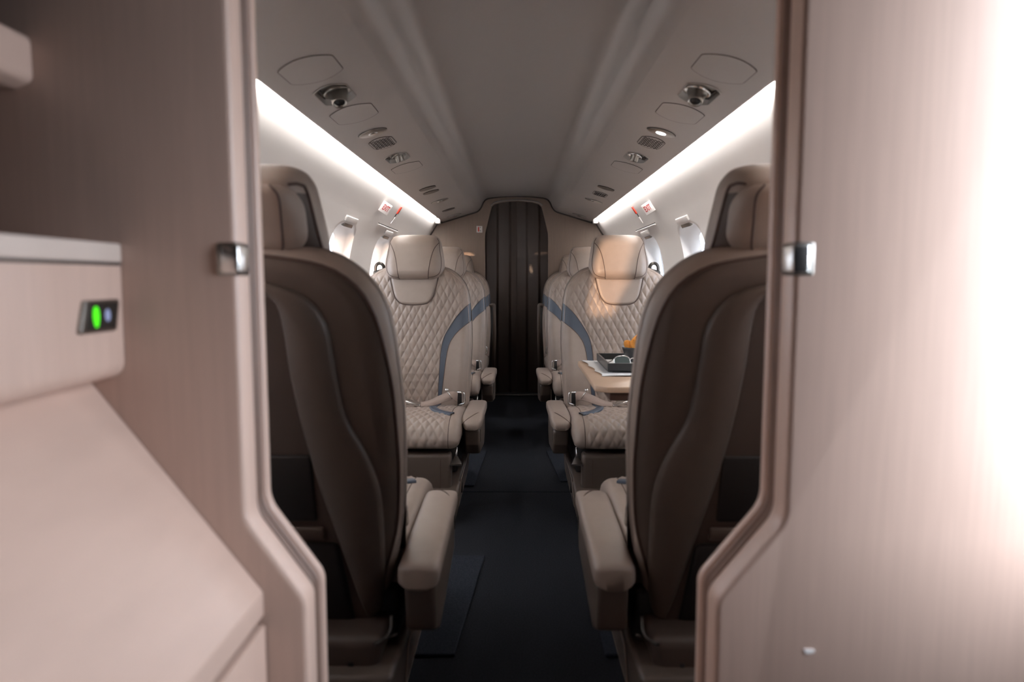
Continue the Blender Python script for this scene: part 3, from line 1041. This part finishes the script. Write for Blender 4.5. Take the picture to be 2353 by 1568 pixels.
# copies first, while the prototypes are still at the origin
place_list = [
    (1, 'dn', -0.440, 2.83, 0, 'left taupe leather seat facing the camera, second row, bare quilted back with blue stripe'),
    (-1, 'dn', 0.440, 2.83, 0, 'right taupe leather seat facing the camera behind the extended table'),
    (-1, 'dn', -0.455, 1.35, PI, 'nearest left seat seen from behind beside the left partition'),
    (1, 'dn', 0.455, 1.35, PI, 'nearest right seat seen from behind beside the right partition'),
    (1, 'dn', -0.428, 3.93, 0, 'left taupe leather seat in the third row, half hidden by the second'),
    (-1, 'dn', 0.428, 3.93, 0, 'right taupe leather seat in the third row, behind the seat at the table'),
    (1, 'up', -0.430, 4.74, 0, 'rearmost left seat by the dark curtain, only its edge showing'),
    (-1, 'up', 0.430, 4.74, 0, 'rearmost right seat by the dark curtain, only its edge showing'),
]
for a, k, x, y, r, lab in place_list:
    place_seat(a, k, x, y, r, lab, 0.02 if k == 'up' else 0.0)

# ================================================================== TABLE AND WHAT LIES ON IT
TZ = 0.59
tb = empty('folding_table', (0.45, 2.05, 0), 0, 'pale wood folding table pulled out between the right-hand seats', 'table')
top = fillet([(0.205, 1.78), (0.235, 1.755), (0.712, 1.755), (0.712, 2.32), (0.208, 2.32)], 0.012, 4)
top = [(x - 0.45, y - 2.05) for x, y in top]
mesh('table_top', prism(top, TZ - 0.016, TZ, 'z', 0.004, 2), 'table', tb, angle=30)
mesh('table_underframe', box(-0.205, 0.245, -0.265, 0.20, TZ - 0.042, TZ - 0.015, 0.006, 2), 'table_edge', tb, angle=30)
mesh('wall_bracket', box(0.20, 0.24, -0.20, 0.16, 0.40, TZ - 0.03, 0.008, 2), 'wall', tb)

# napkin with a wavy hem
rows = []
nx, ny = 26, 22
for j in range(ny + 1):
    r = []
    for i in range(nx + 1):
        a, b = i / nx, j / ny
        x = 0.245 + 0.40 * a
        y = 1.945 + 0.372 * b
        ed = min(a, 1 - a, b, 1 - b)
        wob = 0.005 * math.sin(19 * b + 3 * a) * (1 if a < 0.05 else 0)
        y += 0.004 * math.sin(17 * a + 1) * (1 if b < 0.05 else 0)
        z = TZ + 0.0012 + (0.004 * abs(math.sin(9 * b + 5 * a)) if ed < 0.02 else 0.0)
        r.append((x + wob - 0.02 * b, y, z))
    rows.append(r)
nv, nf = grid(rows)
k = len(nv)
nap = mesh('napkin', (nv + [(x, y, z - 0.001) for x, y, z in nv], nf + [[i + k for i in q][::-1] for q in nf]), 'napkin')
tag(nap, 'white cloth napkin spread under the black tray', 'napkin')

TR = empty('serving_tray', (0.44, 2.15, TZ + 0.0055), 0, 'black rectangular serving tray lying on the white napkin', 'tray')
mesh('tray_base', box(-0.170, 0.170, -0.14, 0.14, 0.0, 0.004, 0.001, 1), 'tray', TR, smooth=False)
for nm, b in (('near', (-0.170, 0.170, -0.140, -0.133)), ('far', (-0.170, 0.170, 0.133, 0.140)), ('left', (-0.170, -0.163, -0.133, 0.133)), ('right', (0.163, 0.170, -0.133, 0.133))):
    mesh('tray_rim', box(b[0], b[1], b[2], b[3], 0.0, 0.025, 0.0012, 1), 'tray', TR, smooth=False)
pl = mesh('paper_liner', xf(box(0.285, 0.595, 2.03, 2.27, TZ + 0.0098, TZ + 0.0112), lambda x, y, z: (x, y, z)), 'napkin', smooth=False)
tag(pl, 'white paper liner lying inside the black tray', 'paper')

# sunglasses resting folded open in the tray
SG = empty('sunglasses', (0.350, 2.062, TZ + 0.0118), math.radians(8), 'dark sunglasses lying in the black tray', 'sunglasses')
for s in (-1, 1):
    lens = [(s * 0.033 + a, b) for a, b in superell(0.025, 0.017, 2.5, 24)]
    lp = xf(prism(lens, -0.001, 0.001, 'z'), lambda x, y, z: (x, z - 0.010 + 0.40 * y, 0.020 + 0.92 * y))
    mesh('lens', lp, 'lens', SG, angle=40)
    mesh('rim', tube([(x, -0.010 + 0.40 * y, 0.020 + 0.92 * y) for x, y in lens], 0.0016, 5, True), 'chrome', SG)
    mesh('temple', tube(catmull([(s * 0.057, -0.006, 0.027), (s * 0.058, 0.03, 0.015), (s * 0.055, 0.07, 0.008), (s * 0.050, 0.095, 0.002)], 5), 0.0016, 5), 'chrome', SG)
mesh('bridge', tube(catmull([(-0.009, -0.008, 0.025), (0, -0.006, 0.029), (0.009, -0.008, 0.025)], 5), 0.0015, 5), 'chrome', SG)

BW = empty('snack_bowl', (0.398, 2.205, TZ + 0.0112), 0, 'small dark bowl of crisps standing in the tray', 'bowl')
mesh('bowl_body', lathe([(0.030, 0.0), (0.034, 0.002), (0.048, 0.022), (0.055, 0.044), (0.057, 0.050), (0.0545, 0.050), (0.050, 0.040), (0.040, 0.018), (0.024, 0.007), (0.001, 0.006)], 32), 'tray', BW)
rr = random.Random(5)
spots = [(-0.030, -0.012, 0.046), (-0.012, -0.030, 0.048), (0.012, -0.022, 0.048), (0.030, -0.006, 0.047), (-0.022, 0.018, 0.050), (0.004, 0.006, 0.062), (0.022, 0.022, 0.050), (-0.004, 0.034, 0.050), (-0.014, -0.006, 0.066), (0.010, -0.010, 0.078)]
for i, (dx, dy, dz) in enumerate(spots):
    rows = []
    rad = 0.021 + 0.005 * rr.random()
    for t in np.linspace(0.05, 1, 6):
        r = []
        for k in range(16):
            a = 2 * PI * k / 16
            q = rad * t * (1 + 0.12 * math.sin(3 * a + i))
            x, y = q * math.cos(a), q * math.sin(a) * 0.8
            r.append((x, y, 10 * x * x - 7 * y * y))
        rows.append(r)
    v, f = grid(rows, True)
    n0 = len(v)
    v2 = [(x, y, z - 0.0013) for x, y, z in v]
    f2 = [[q + n0 for q in ff][::-1] for ff in f]
    rimf = [[5 * 16 + k, 5 * 16 + (k + 1) % 16, n0 + 5 * 16 + (k + 1) % 16, n0 + 5 * 16 + k] for k in range(16)]
    c = mesh('crisp', (v + v2, f + f2 + rimf), 'crisp')
    c.location = (0.398 + dx, 2.205 + dy, TZ + 0.0112 + dz + 0.006)
    c.rotation_euler = (rr.uniform(0.5, 1.5), rr.uniform(-0.6, 0.6), rr.uniform(0, 6.28))
    tag(c, 'curled golden crisp heaped in the dark bowl', 'crisp', 'crisps in the bowl')

# ================================================================== CEILING UNITS
def psu_empty(name, s, y, label, cat, group):
    x = 0.44
    e = empty(name, (s * x, y, psu_z(x)), 0, label, cat, group)
    # local +z points down into the cabin, local +x points outboard
    zx = Vector((-s * PSU_S, 0, -1)).normalized()
    xx = Vector((s * 1.0, 0, -PSU_S)).normalized()
    yy = zx.cross(xx)
    e.matrix_world = Matrix(((xx.x, yy.x, zx.x, s * x), (xx.y, yy.y, zx.y, y), (xx.z, yy.z, zx.z, psu_z(x)), (0, 0, 0, 1)))
    return e


def ring_tube(outline, r, z, closed=True):
    return tube([(a, b, z) for a, b in outline], r, 5, closed)


def hatch(s, y, dim, label):
    e = psu_empty('access_panel', s, y, label, 'hatch', 'ceiling access panels')
    ol = barrel(*dim)
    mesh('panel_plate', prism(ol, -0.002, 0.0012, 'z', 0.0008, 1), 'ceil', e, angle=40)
    mesh('panel_gap', ring_tube(ol, 0.0010, 0.0004), 'gap', e)
    return e


def gasper(s, y, dim, label, big):
    e = psu_empty('air_vent', s, y, label, 'air vent', 'ceiling air vents')
    ol = barrel(*dim)
    a, h1, h2 = dim
    rings = []
    for sc, z in ((1.06, 0.0008), (1.05, 0.0026), (1.0, 0.0026), (0.97, -0.001), (0.95, -0.008), (0.90, -0.011)):
        rings.append([(p * sc, q * sc, z) for p, q in ol])
    v, f = grid(rings, True)
    n = len(ol)
    f.append([5 * n + i for i in range(n)])
    mesh('bezel', (v, f), 'bezel', e, angle=40)
    k = 1.0 if big else 0.8
    x0 = -0.006
    sock = lathe([(0.033 * k, -0.011), (0.034 * k, -0.003), (0.031 * k, -0.001), (0.026 * k, -0.006), (0.022 * k, -0.010)], 28, False)
    mesh('socket_ring', xf(sock, lambda x, yy, z: (x + x0, yy, z)), 'steel' if s < 0 else 'chrome', e)
    noz = lathe([(0.024 * k, -0.014), (0.024 * k, 0.002), (0.0195 * k, 0.014), (0.0185 * k, 0.026), (0.0170 * k, 0.0285), (0.0145 * k, 0.0280), (0.0120 * k, 0.024)], 28)
    Rm = Matrix.Rotation(math.radians((-24 if big else 8) * s), 3, 'X')
    T0 = Vector((x0, 0.004, 0 if big else -0.012))
    NZ = mesh('nozzle', xf(noz, lambda x, yy, z: tuple(Rm @ Vector((x, yy, z)) + T0)), 'steel', e, angle=50)
    hole = lathe([(0.0120 * k, 0.0242), (0.0120 * k, 0.0255)], 20)
    mesh('nozzle_bore', xf(hole, lambda x, yy, z: tuple(Rm @ Vector((x, yy, z)) + T0)), 'black', NZ)
    win = fillet([(a * 0.62, -h1 * 0.9), (a * 0.88, -h1 * 0.8), (a * 0.88, h1 * 0.8), (a * 0.70, h1 * 0.3)], 0.004, 3)
    mesh('vent_window', prism(win, -0.0105, -0.006, 'z', 0.001, 1), 'black', e, angle=40)
    return e


def reading_light(s, y, label, lit, a=0.044):
    e = psu_empty('reading_light', s, y, label, 'light', 'ceiling reading lights')
    ol = [(a * math.cos(t), 0.037 * math.sin(t) * abs(math.sin(t)) ** 0.25) for t in np.linspace(0, 2 * PI, 33)[:-1]]
    mesh('lamp_bezel', prism(ol, -0.002, 0.004, 'z', 0.0015, 2), 'steel', e, angle=40)
    mesh('lamp_shadow_gap', ring_tube([(p * 1.02, q * 1.04) for p, q in ol], 0.0012, 0.0006), 'gap', e)
    mesh('lamp_lens', xf(lathe([(0.013, 0.003), (0.0125, 0.0055), (0.008, 0.0068), (0.001, 0.007)], 20), lambda x, yy, z: (x * 1.2, yy * 0.9, z)), 'lamp_on' if lit else 'chrome', e)
    return e


def speaker(s, y, label, k=1.0):
    e = psu_empty('speaker_grille', s, y, label, 'grille', 'ceiling speaker grilles')
    ol = barrel(0.039 * k, 0.046 * k, 0.078 * k)
    mesh('grille_frame', prism(ol, -0.002, 0.0014, 'z', 0.0008, 1), 'ceil', e, angle=40)
    mesh('grille_edge', ring_tube(ol, 0.0012, 0.0008), 'gap', e)
    for i in range(6):
        y0 = (-0.050 + i * 0.020) * k
        pts = []
        for j in range(13):
            x = (-0.033 + j * 0.0055) * k
            pts.append((x, y0 + (0.0065 if j % 2 else -0.0065) * k, 0.0016))
        mesh('grille_slot', tube(pts, 0.0020 * k, 4, flat=0.5), 'gap', e, smooth=False)
    return e


def small_item(s, y, label, kind):
    """slim flush fittings further down the cabin"""
    if kind == 'light':
        return reading_light(s, y, label, False, 0.050)
    e = psu_empty('flush_vent', s, y, label, 'air vent', 'slim ceiling vents')
    ol = barrel(0.042, 0.018, 0.042)
    mesh('vent_plate', prism(ol, -0.002, 0.003, 'z', 0.001, 1), 'dark_metal', e, angle=40)
    return e


for s in (-1, 1):
    sd_ = 'left' if s < 0 else 'right'
    hatch(s, 1.505, (0.060, 0.046, 0.078), 'large blank hatch in the %s ceiling panel, nearest the partition' % sd_)
    gasper(s, 1.70, GDIM[1.70], 'large chrome air nozzle in the %s ceiling panel' % sd_, True)
    hatch(s, 1.897, (0.058, 0.050, 0.082), 'blank hatch just behind the large air nozzle in the %s ceiling panel' % sd_)
    reading_light(s, 2.13, ('unlit oval reading light ahead of the speaker grille in the left ceiling panel' if s < 0 else 'lit oval reading light ahead of the speaker grille in the right ceiling panel'), s > 0)
    speaker(s, 2.29, 'larger zigzag speaker grille in the %s ceiling panel' % sd_)
    gasper(s, 2.567, GDIM[2.567], 'smaller air nozzle behind the speaker grille in the %s ceiling panel' % sd_, False)
    hatch(s, 2.79, (0.058, 0.052, 0.085), 'blank hatch behind the smaller air nozzle in the %s ceiling panel' % sd_)
    small_item(s, 3.42, 'slim dark vent ahead of the far fittings in the %s ceiling panel' % sd_, 'vent')
    if s < 0:
        small_item(s, 3.56, 'second slim dark vent in the left ceiling panel', 'vent')
    else:
        speaker(s, 3.66, 'small distant speaker grille in the right ceiling panel', 0.95)
    small_item(s, 3.96, 'distant silver oval reading light in the %s ceiling panel' % sd_, 'light')
    if s < 0:
        small_item(s, 4.46, 'third slim dark vent in the left ceiling panel towards the curtain', 'vent')
    small_item(s, 4.86, 'last silver oval reading light in the %s ceiling panel beside the bulkhead' % sd_, 'light')

# ================================================================== WALL FITTINGS
def wall_frame(s, y, z):
    dz = 0.01
    dx = (xw(z + dz) - xw(z - dz)) / (2 * dz)
    up = Vector((s * dx, 0, 1)).normalized()      # along the wall, upwards
    nrm = Vector((-s * 1.0, 0, dx)).normalized()  # into the cabin
    rt = up.cross(nrm)
    return Matrix(((rt.x, up.x, nrm.x, s * xw(z)), (rt.y, up.y, nrm.y, y), (rt.z, up.z, nrm.z, z), (0, 0, 0, 1)))


def text_mesh(name, body, size, mat, parent, sx=1.0, sy=1.0, z=0.0, depth=0.0004):
    cu = bpy.data.curves.new(name, 'FONT')
    cu.body = body
    cu.size = size
    cu.align_x = 'CENTER'
    cu.align_y = 'CENTER'
    cu.extrude = depth
    cu.offset = 0.0006
    t = bpy.data.objects.new(name, cu)
    COL.objects.link(t)
    dg = bpy.context.evaluated_depsgraph_get()
    me = bpy.data.meshes.new_from_object(t.evaluated_get(dg))
    bpy.data.objects.remove(t)
    me.materials.clear()
    me.materials.append(MT[mat])
    o = bpy.data.objects.new(name, me)
    o.scale = (sx, sy, 1)
    o.location = (0, 0, z)
    return link(o, parent)


for s in (-1, 1):
    sd_ = 'left' if s < 0 else 'right'
    e = empty('exit_sign', (0, 0, 0), 0, 'white box sign with red lettering on the %s sidewall' % sd_, 'sign', 'exit signs')
    e.matrix_world = wall_frame(s, 3.21, 1.208) @ Matrix.Translation((0, 0, 0.016)) @ Matrix.Rotation(s * math.radians(42), 4, 'Y')
    mesh('sign_box', box(-0.027, 0.027, -0.026, 0.026, -0.022, 0.010, 0.002, 2), 'white', e, angle=40)
    text_mesh('sign_lettering', 'EXIT', 0.0225, 'sign_red', e, 0.82, 1.7, 0.0106)
    e = empty('emergency_pull', (0, 0, 0), 0, 'red and white pull handle recessed in the %s sidewall' % sd_, 'handle', 'exit handles')
    e.matrix_world = wall_frame(s, 3.60, 1.205)
    mesh('handle_grip', box(-0.012, 0.012, 0.004, 0.048, -0.001, 0.006, 0.002, 2), 'red', e, angle=40)
    mesh('handle_recess', prism([(-0.010, 0.004), (0.010, 0.004), (0.003, -0.040), (-0.005, -0.045)], -0.001, 0.0015, 'z'), 'dark_metal', e, smooth=False)
    mesh('handle_tail', box(-0.004, 0.012, -0.056, -0.016, -0.001, 0.005, 0.002, 2), 'white', e, angle=40)
    e = empty('panel_slot', (0, 0, 0), 0, 'thin dark slot with pale lip above a window on the %s sidewall' % sd_, 'slot', 'sidewall slots')
    e.matrix_world = wall_frame(s, 3.60, 1.135)
    mesh('slot_shadow', box(-0.265, 0.265, 0.002, 0.007, -0.001, 0.0026, 0.0004, 1), 'gap', e, smooth=False)
    mesh('slot_lip', box(-0.265, 0.265, -0.004, 0.002, -0.001, 0.006, 0.001, 1), 'white', e, smooth=False)

# fire-extinguisher placard on the bulkhead
e = empty('extinguisher_placard', (-0.273, YB - 0.0005, 1.232), 0, 'small white placard with red extinguisher symbol on the aft bulkhead', 'sign')
mesh('placard_plate', box(-0.021, 0.021, -0.002, 0.002, -0.024, 0.024, 0.0006, 1), 'white', e, smooth=False)
mesh('extinguisher_symbol', prism(fillet([(-0.011, -0.017), (-0.001, -0.017), (-0.001, 0.012), (-0.004, 0.018), (-0.008, 0.018), (-0.011, 0.012)], 0.002, 2), -0.0030, -0.0018, 'y'), 'red', e, smooth=False)
mesh('symbol_hose', prism([(0.003, 0.013), (0.010, 0.016), (0.010, 0.012), (0.004, 0.009)], -0.0030, -0.0018, 'y'), 'black', e, smooth=False)
mesh('symbol_nozzle', prism([(0.003, -0.004), (0.013, -0.014), (0.010, -0.016), (0.003, -0.008)], -0.0030, -0.0018, 'y'), 'gap', e, smooth=False)

# curtains: two pleated leaves meeting in the middle
for s in (-1, 1):
    xs = np.linspace(0.0012, 0.262, 90)
    ph = 0.4 if s < 0 else 1.1
    rows = []
    for z in np.linspace(0.012, 1.446, 16):
        r = []
        for x in xs:
            t = x / 0.094 + ph
            fr = t - math.floor(t)
            fold = 0.016 * (fr / 0.82 if fr < 0.82 else (1 - fr) / 0.18) + 0.004 * math.sin(2 * PI * t * 0.37 + 2 * z)
            r.append((s * (x + 0.016 * x * math.sin(2.3 * z + 9 * x)), YB + 0.062 - fold + (0.004 if s < 0 else 0), z))
        rows.append(r)
    v, f = grid(rows)
    n0 = len(v)
    o = mesh('curtain', (v + [(x, y + 0.003, z) for x, y, z in v], f + [[i + n0 for i in q][::-1] for q in f]), 'curtain', angle=50)
    tag(o, '%s half of the dark brown pleated curtain closing the far doorway' % ('left' if s < 0 else 'right'), 'curtain', 'far curtain halves')

# latches on the partition edges
for s in (-1, 1):
    xe = PART_X = (0.3225 if s > 0 else 0.327)
    e = empty('door_latch', (s * xe, 0.815, 0.893), 0, 'chrome latch plate on the edge of the %s partition' % ('left' if s < 0 else 'right'), 'latch', 'partition latches')
    mesh('latch_plate', xf(box(-0.004, 0.018, -0.0185, 0.016, -0.0165, 0.0165, 0.0035, 3), lambda x, y, z: (s * x, y, z)), 'chrome', e, angle=40)
    mesh('latch_frame', xf(box(-0.002, 0.024, -0.0168, 0.020, -0.020, 0.020, 0.004, 3), lambda x, y, z: (s * x, y, z)), 'steel', e, angle=40)

# floor mats along the seats
for i, (pts, lab) in enumerate((
        ([(-0.40, 1.495), (-0.142, 1.50), (-0.099, 2.065), (-0.40, 2.07)], 'dark navy floor mat beside the nearest left seat'),
        ([(-0.40, 2.795), (-0.178, 2.795), (-0.150, 3.37), (-0.40, 3.37)], 'dark navy floor mat beside the second left seat'),
        ([(0.40, 2.86), (0.188, 2.86), (0.150, 3.37), (0.40, 3.37)], 'dark navy floor mat beside the second right seat'),
        ([(0.40, 1.50), (0.205, 1.50), (0.205, 1.72), (0.40, 1.72)], 'dark navy floor mat beside the nearest right seat'))):
    o = mesh('floor_mat', prism(pts, 0.0002, 0.009, 'z', 0.003, 2), 'mat', smooth=False)
    tag(o, lab, 'mat', 'floor mats')

# ================================================================== GALLEY ON THE LEFT
YF = YP0 - 0.001
gc = empty('galley_cabinet', (-0.55, 0.3, 0), 0, 'pale wood lower cabinet with steeply sloping lid at the left', 'cabinet')
L = lambda vf: xf(vf, lambda x, y, z: (x + 0.55, y - 0.3, z))
lid = fillet([(-0.505, 0.7475), (-0.309, 0.490), (-0.309, 0.457), (-0.345, 0.457), (-0.535, 0.705)], [0, 0.006, 0.006, 0, 0], 4)
mesh('sloping_lid', L(prism(lid, -0.35, YF, 'y')), 'wood_x', gc, angle=30)
mesh('cabinet_body', L(prism([(-0.77, 0.0), (-0.325, 0.0), (-0.325, 0.452), (-0.37, 0.455), (-0.53, 0.67), (-0.77, 0.67)], -0.35, YF, 'y')), 'wood', gc, smooth=False)
mesh('cabinet_door', L(box(-0.326, -0.306, -0.30, YF - 0.002, 0.04, 0.450, 0.003, 2)), 'wood', gc, angle=30)
mesh('shadow_gap', L(box(-0.36, -0.318, -0.34, YF - 0.001, 0.449, 0.458)), 'gap', gc, smooth=False)

du = empty('drawer_unit', (-0.60, 0.3, 0.75), 0, 'pale wood drawer unit with rounded lower edge under the cream worktop', 'cabinet')
L = lambda vf: xf(vf, lambda x, y, z: (x + 0.60, y - 0.3, z - 0.75))
dp = fillet([(-0.77, 0.885), (-0.4625, 0.885), (-0.464, 0.757), (-0.50, 0.7485), (-0.77, 0.7485)], [0, 0, 0.03, 0.01, 0], 8)
mesh('drawer_body', L(prism(dp, -0.35, YF, 'y')), 'wood', du, angle=30)
mesh('top_joint', L(box(-0.72, -0.4635, -0.35, YF, 0.8845, 0.8885)), 'gap', du, smooth=False)

wt = mesh('galley_worktop', box(-0.779, -0.460, -0.36, YF, 0.8885, 0.911, 0.003, 2), 'worktop', angle=30)
tag(wt, 'cream galley worktop with thick edge above the drawer unit', 'worktop')

sh = mesh('shelf_ledge', prism(fillet([(-0.779, 1.146), (-0.552, 1.146), (-0.552, 1.094), (-0.572, 1.086), (-0.779, 1.086)], [0, 0.012, 0.012, 0.01, 0], 6), -0.3, YF, 'y', 0.0), 'wood_x', angle=30)
tag(sh, 'pale wood shelf ledge at the upper left corner', 'shelf')

# rocker plate with green and blue indicators
sp = empty('switch_panel', (-0.4625, 0.75, 0.8285), 0, 'metal switch plate with glowing green indicator on the drawer unit', 'switch')
par = [(0.038, 0.0185), (-0.0265, 0.0185), (-0.038, -0.0175), (0.029, -0.0175)]
par = fillet(par, 0.004, 4)
mesh('frame', prism(par, -0.002, 0.004, 'x', 0.002, 2), 'steel', sp, angle=40)
inn = fillet([(0.033, 0.0155), (-0.0205, 0.0155), (-0.0285, -0.0145), (0.0255, -0.0145)], 0.003, 4)
mesh('face_plate', prism(inn, 0.003, 0.0048, 'x', 0.0006, 1), 'dark_metal', sp, angle=40)
gi = [(a * (1.0 if b > 0 else 1.0 + b * 22), b) for a, b in superell(0.0052, 0.0115, 2.3, 24)]
mesh('green_indicator', prism([(a - 0.0105, b) for a, b in gi], 0.0040, 0.0054, 'x'), 'green_led', sp, smooth=False)['label'] = 'glowing green indicator'
mesh('blue_indicator', prism([(a + 0.0105, b + 0.001) for a, b in superell(0.0045, 0.0068, 2.0, 20)], 0.0040, 0.0054, 'x'), 'blue_led', sp, smooth=False)['label'] = 'pale blue indicator'

# portals help the renderer find the openings
portal((0.79, (DY0 + DY1) / 2, (DZ + DZ0) / 2), (0, PI / 2, 0), DZ - DZ0, DY1 - DY0)
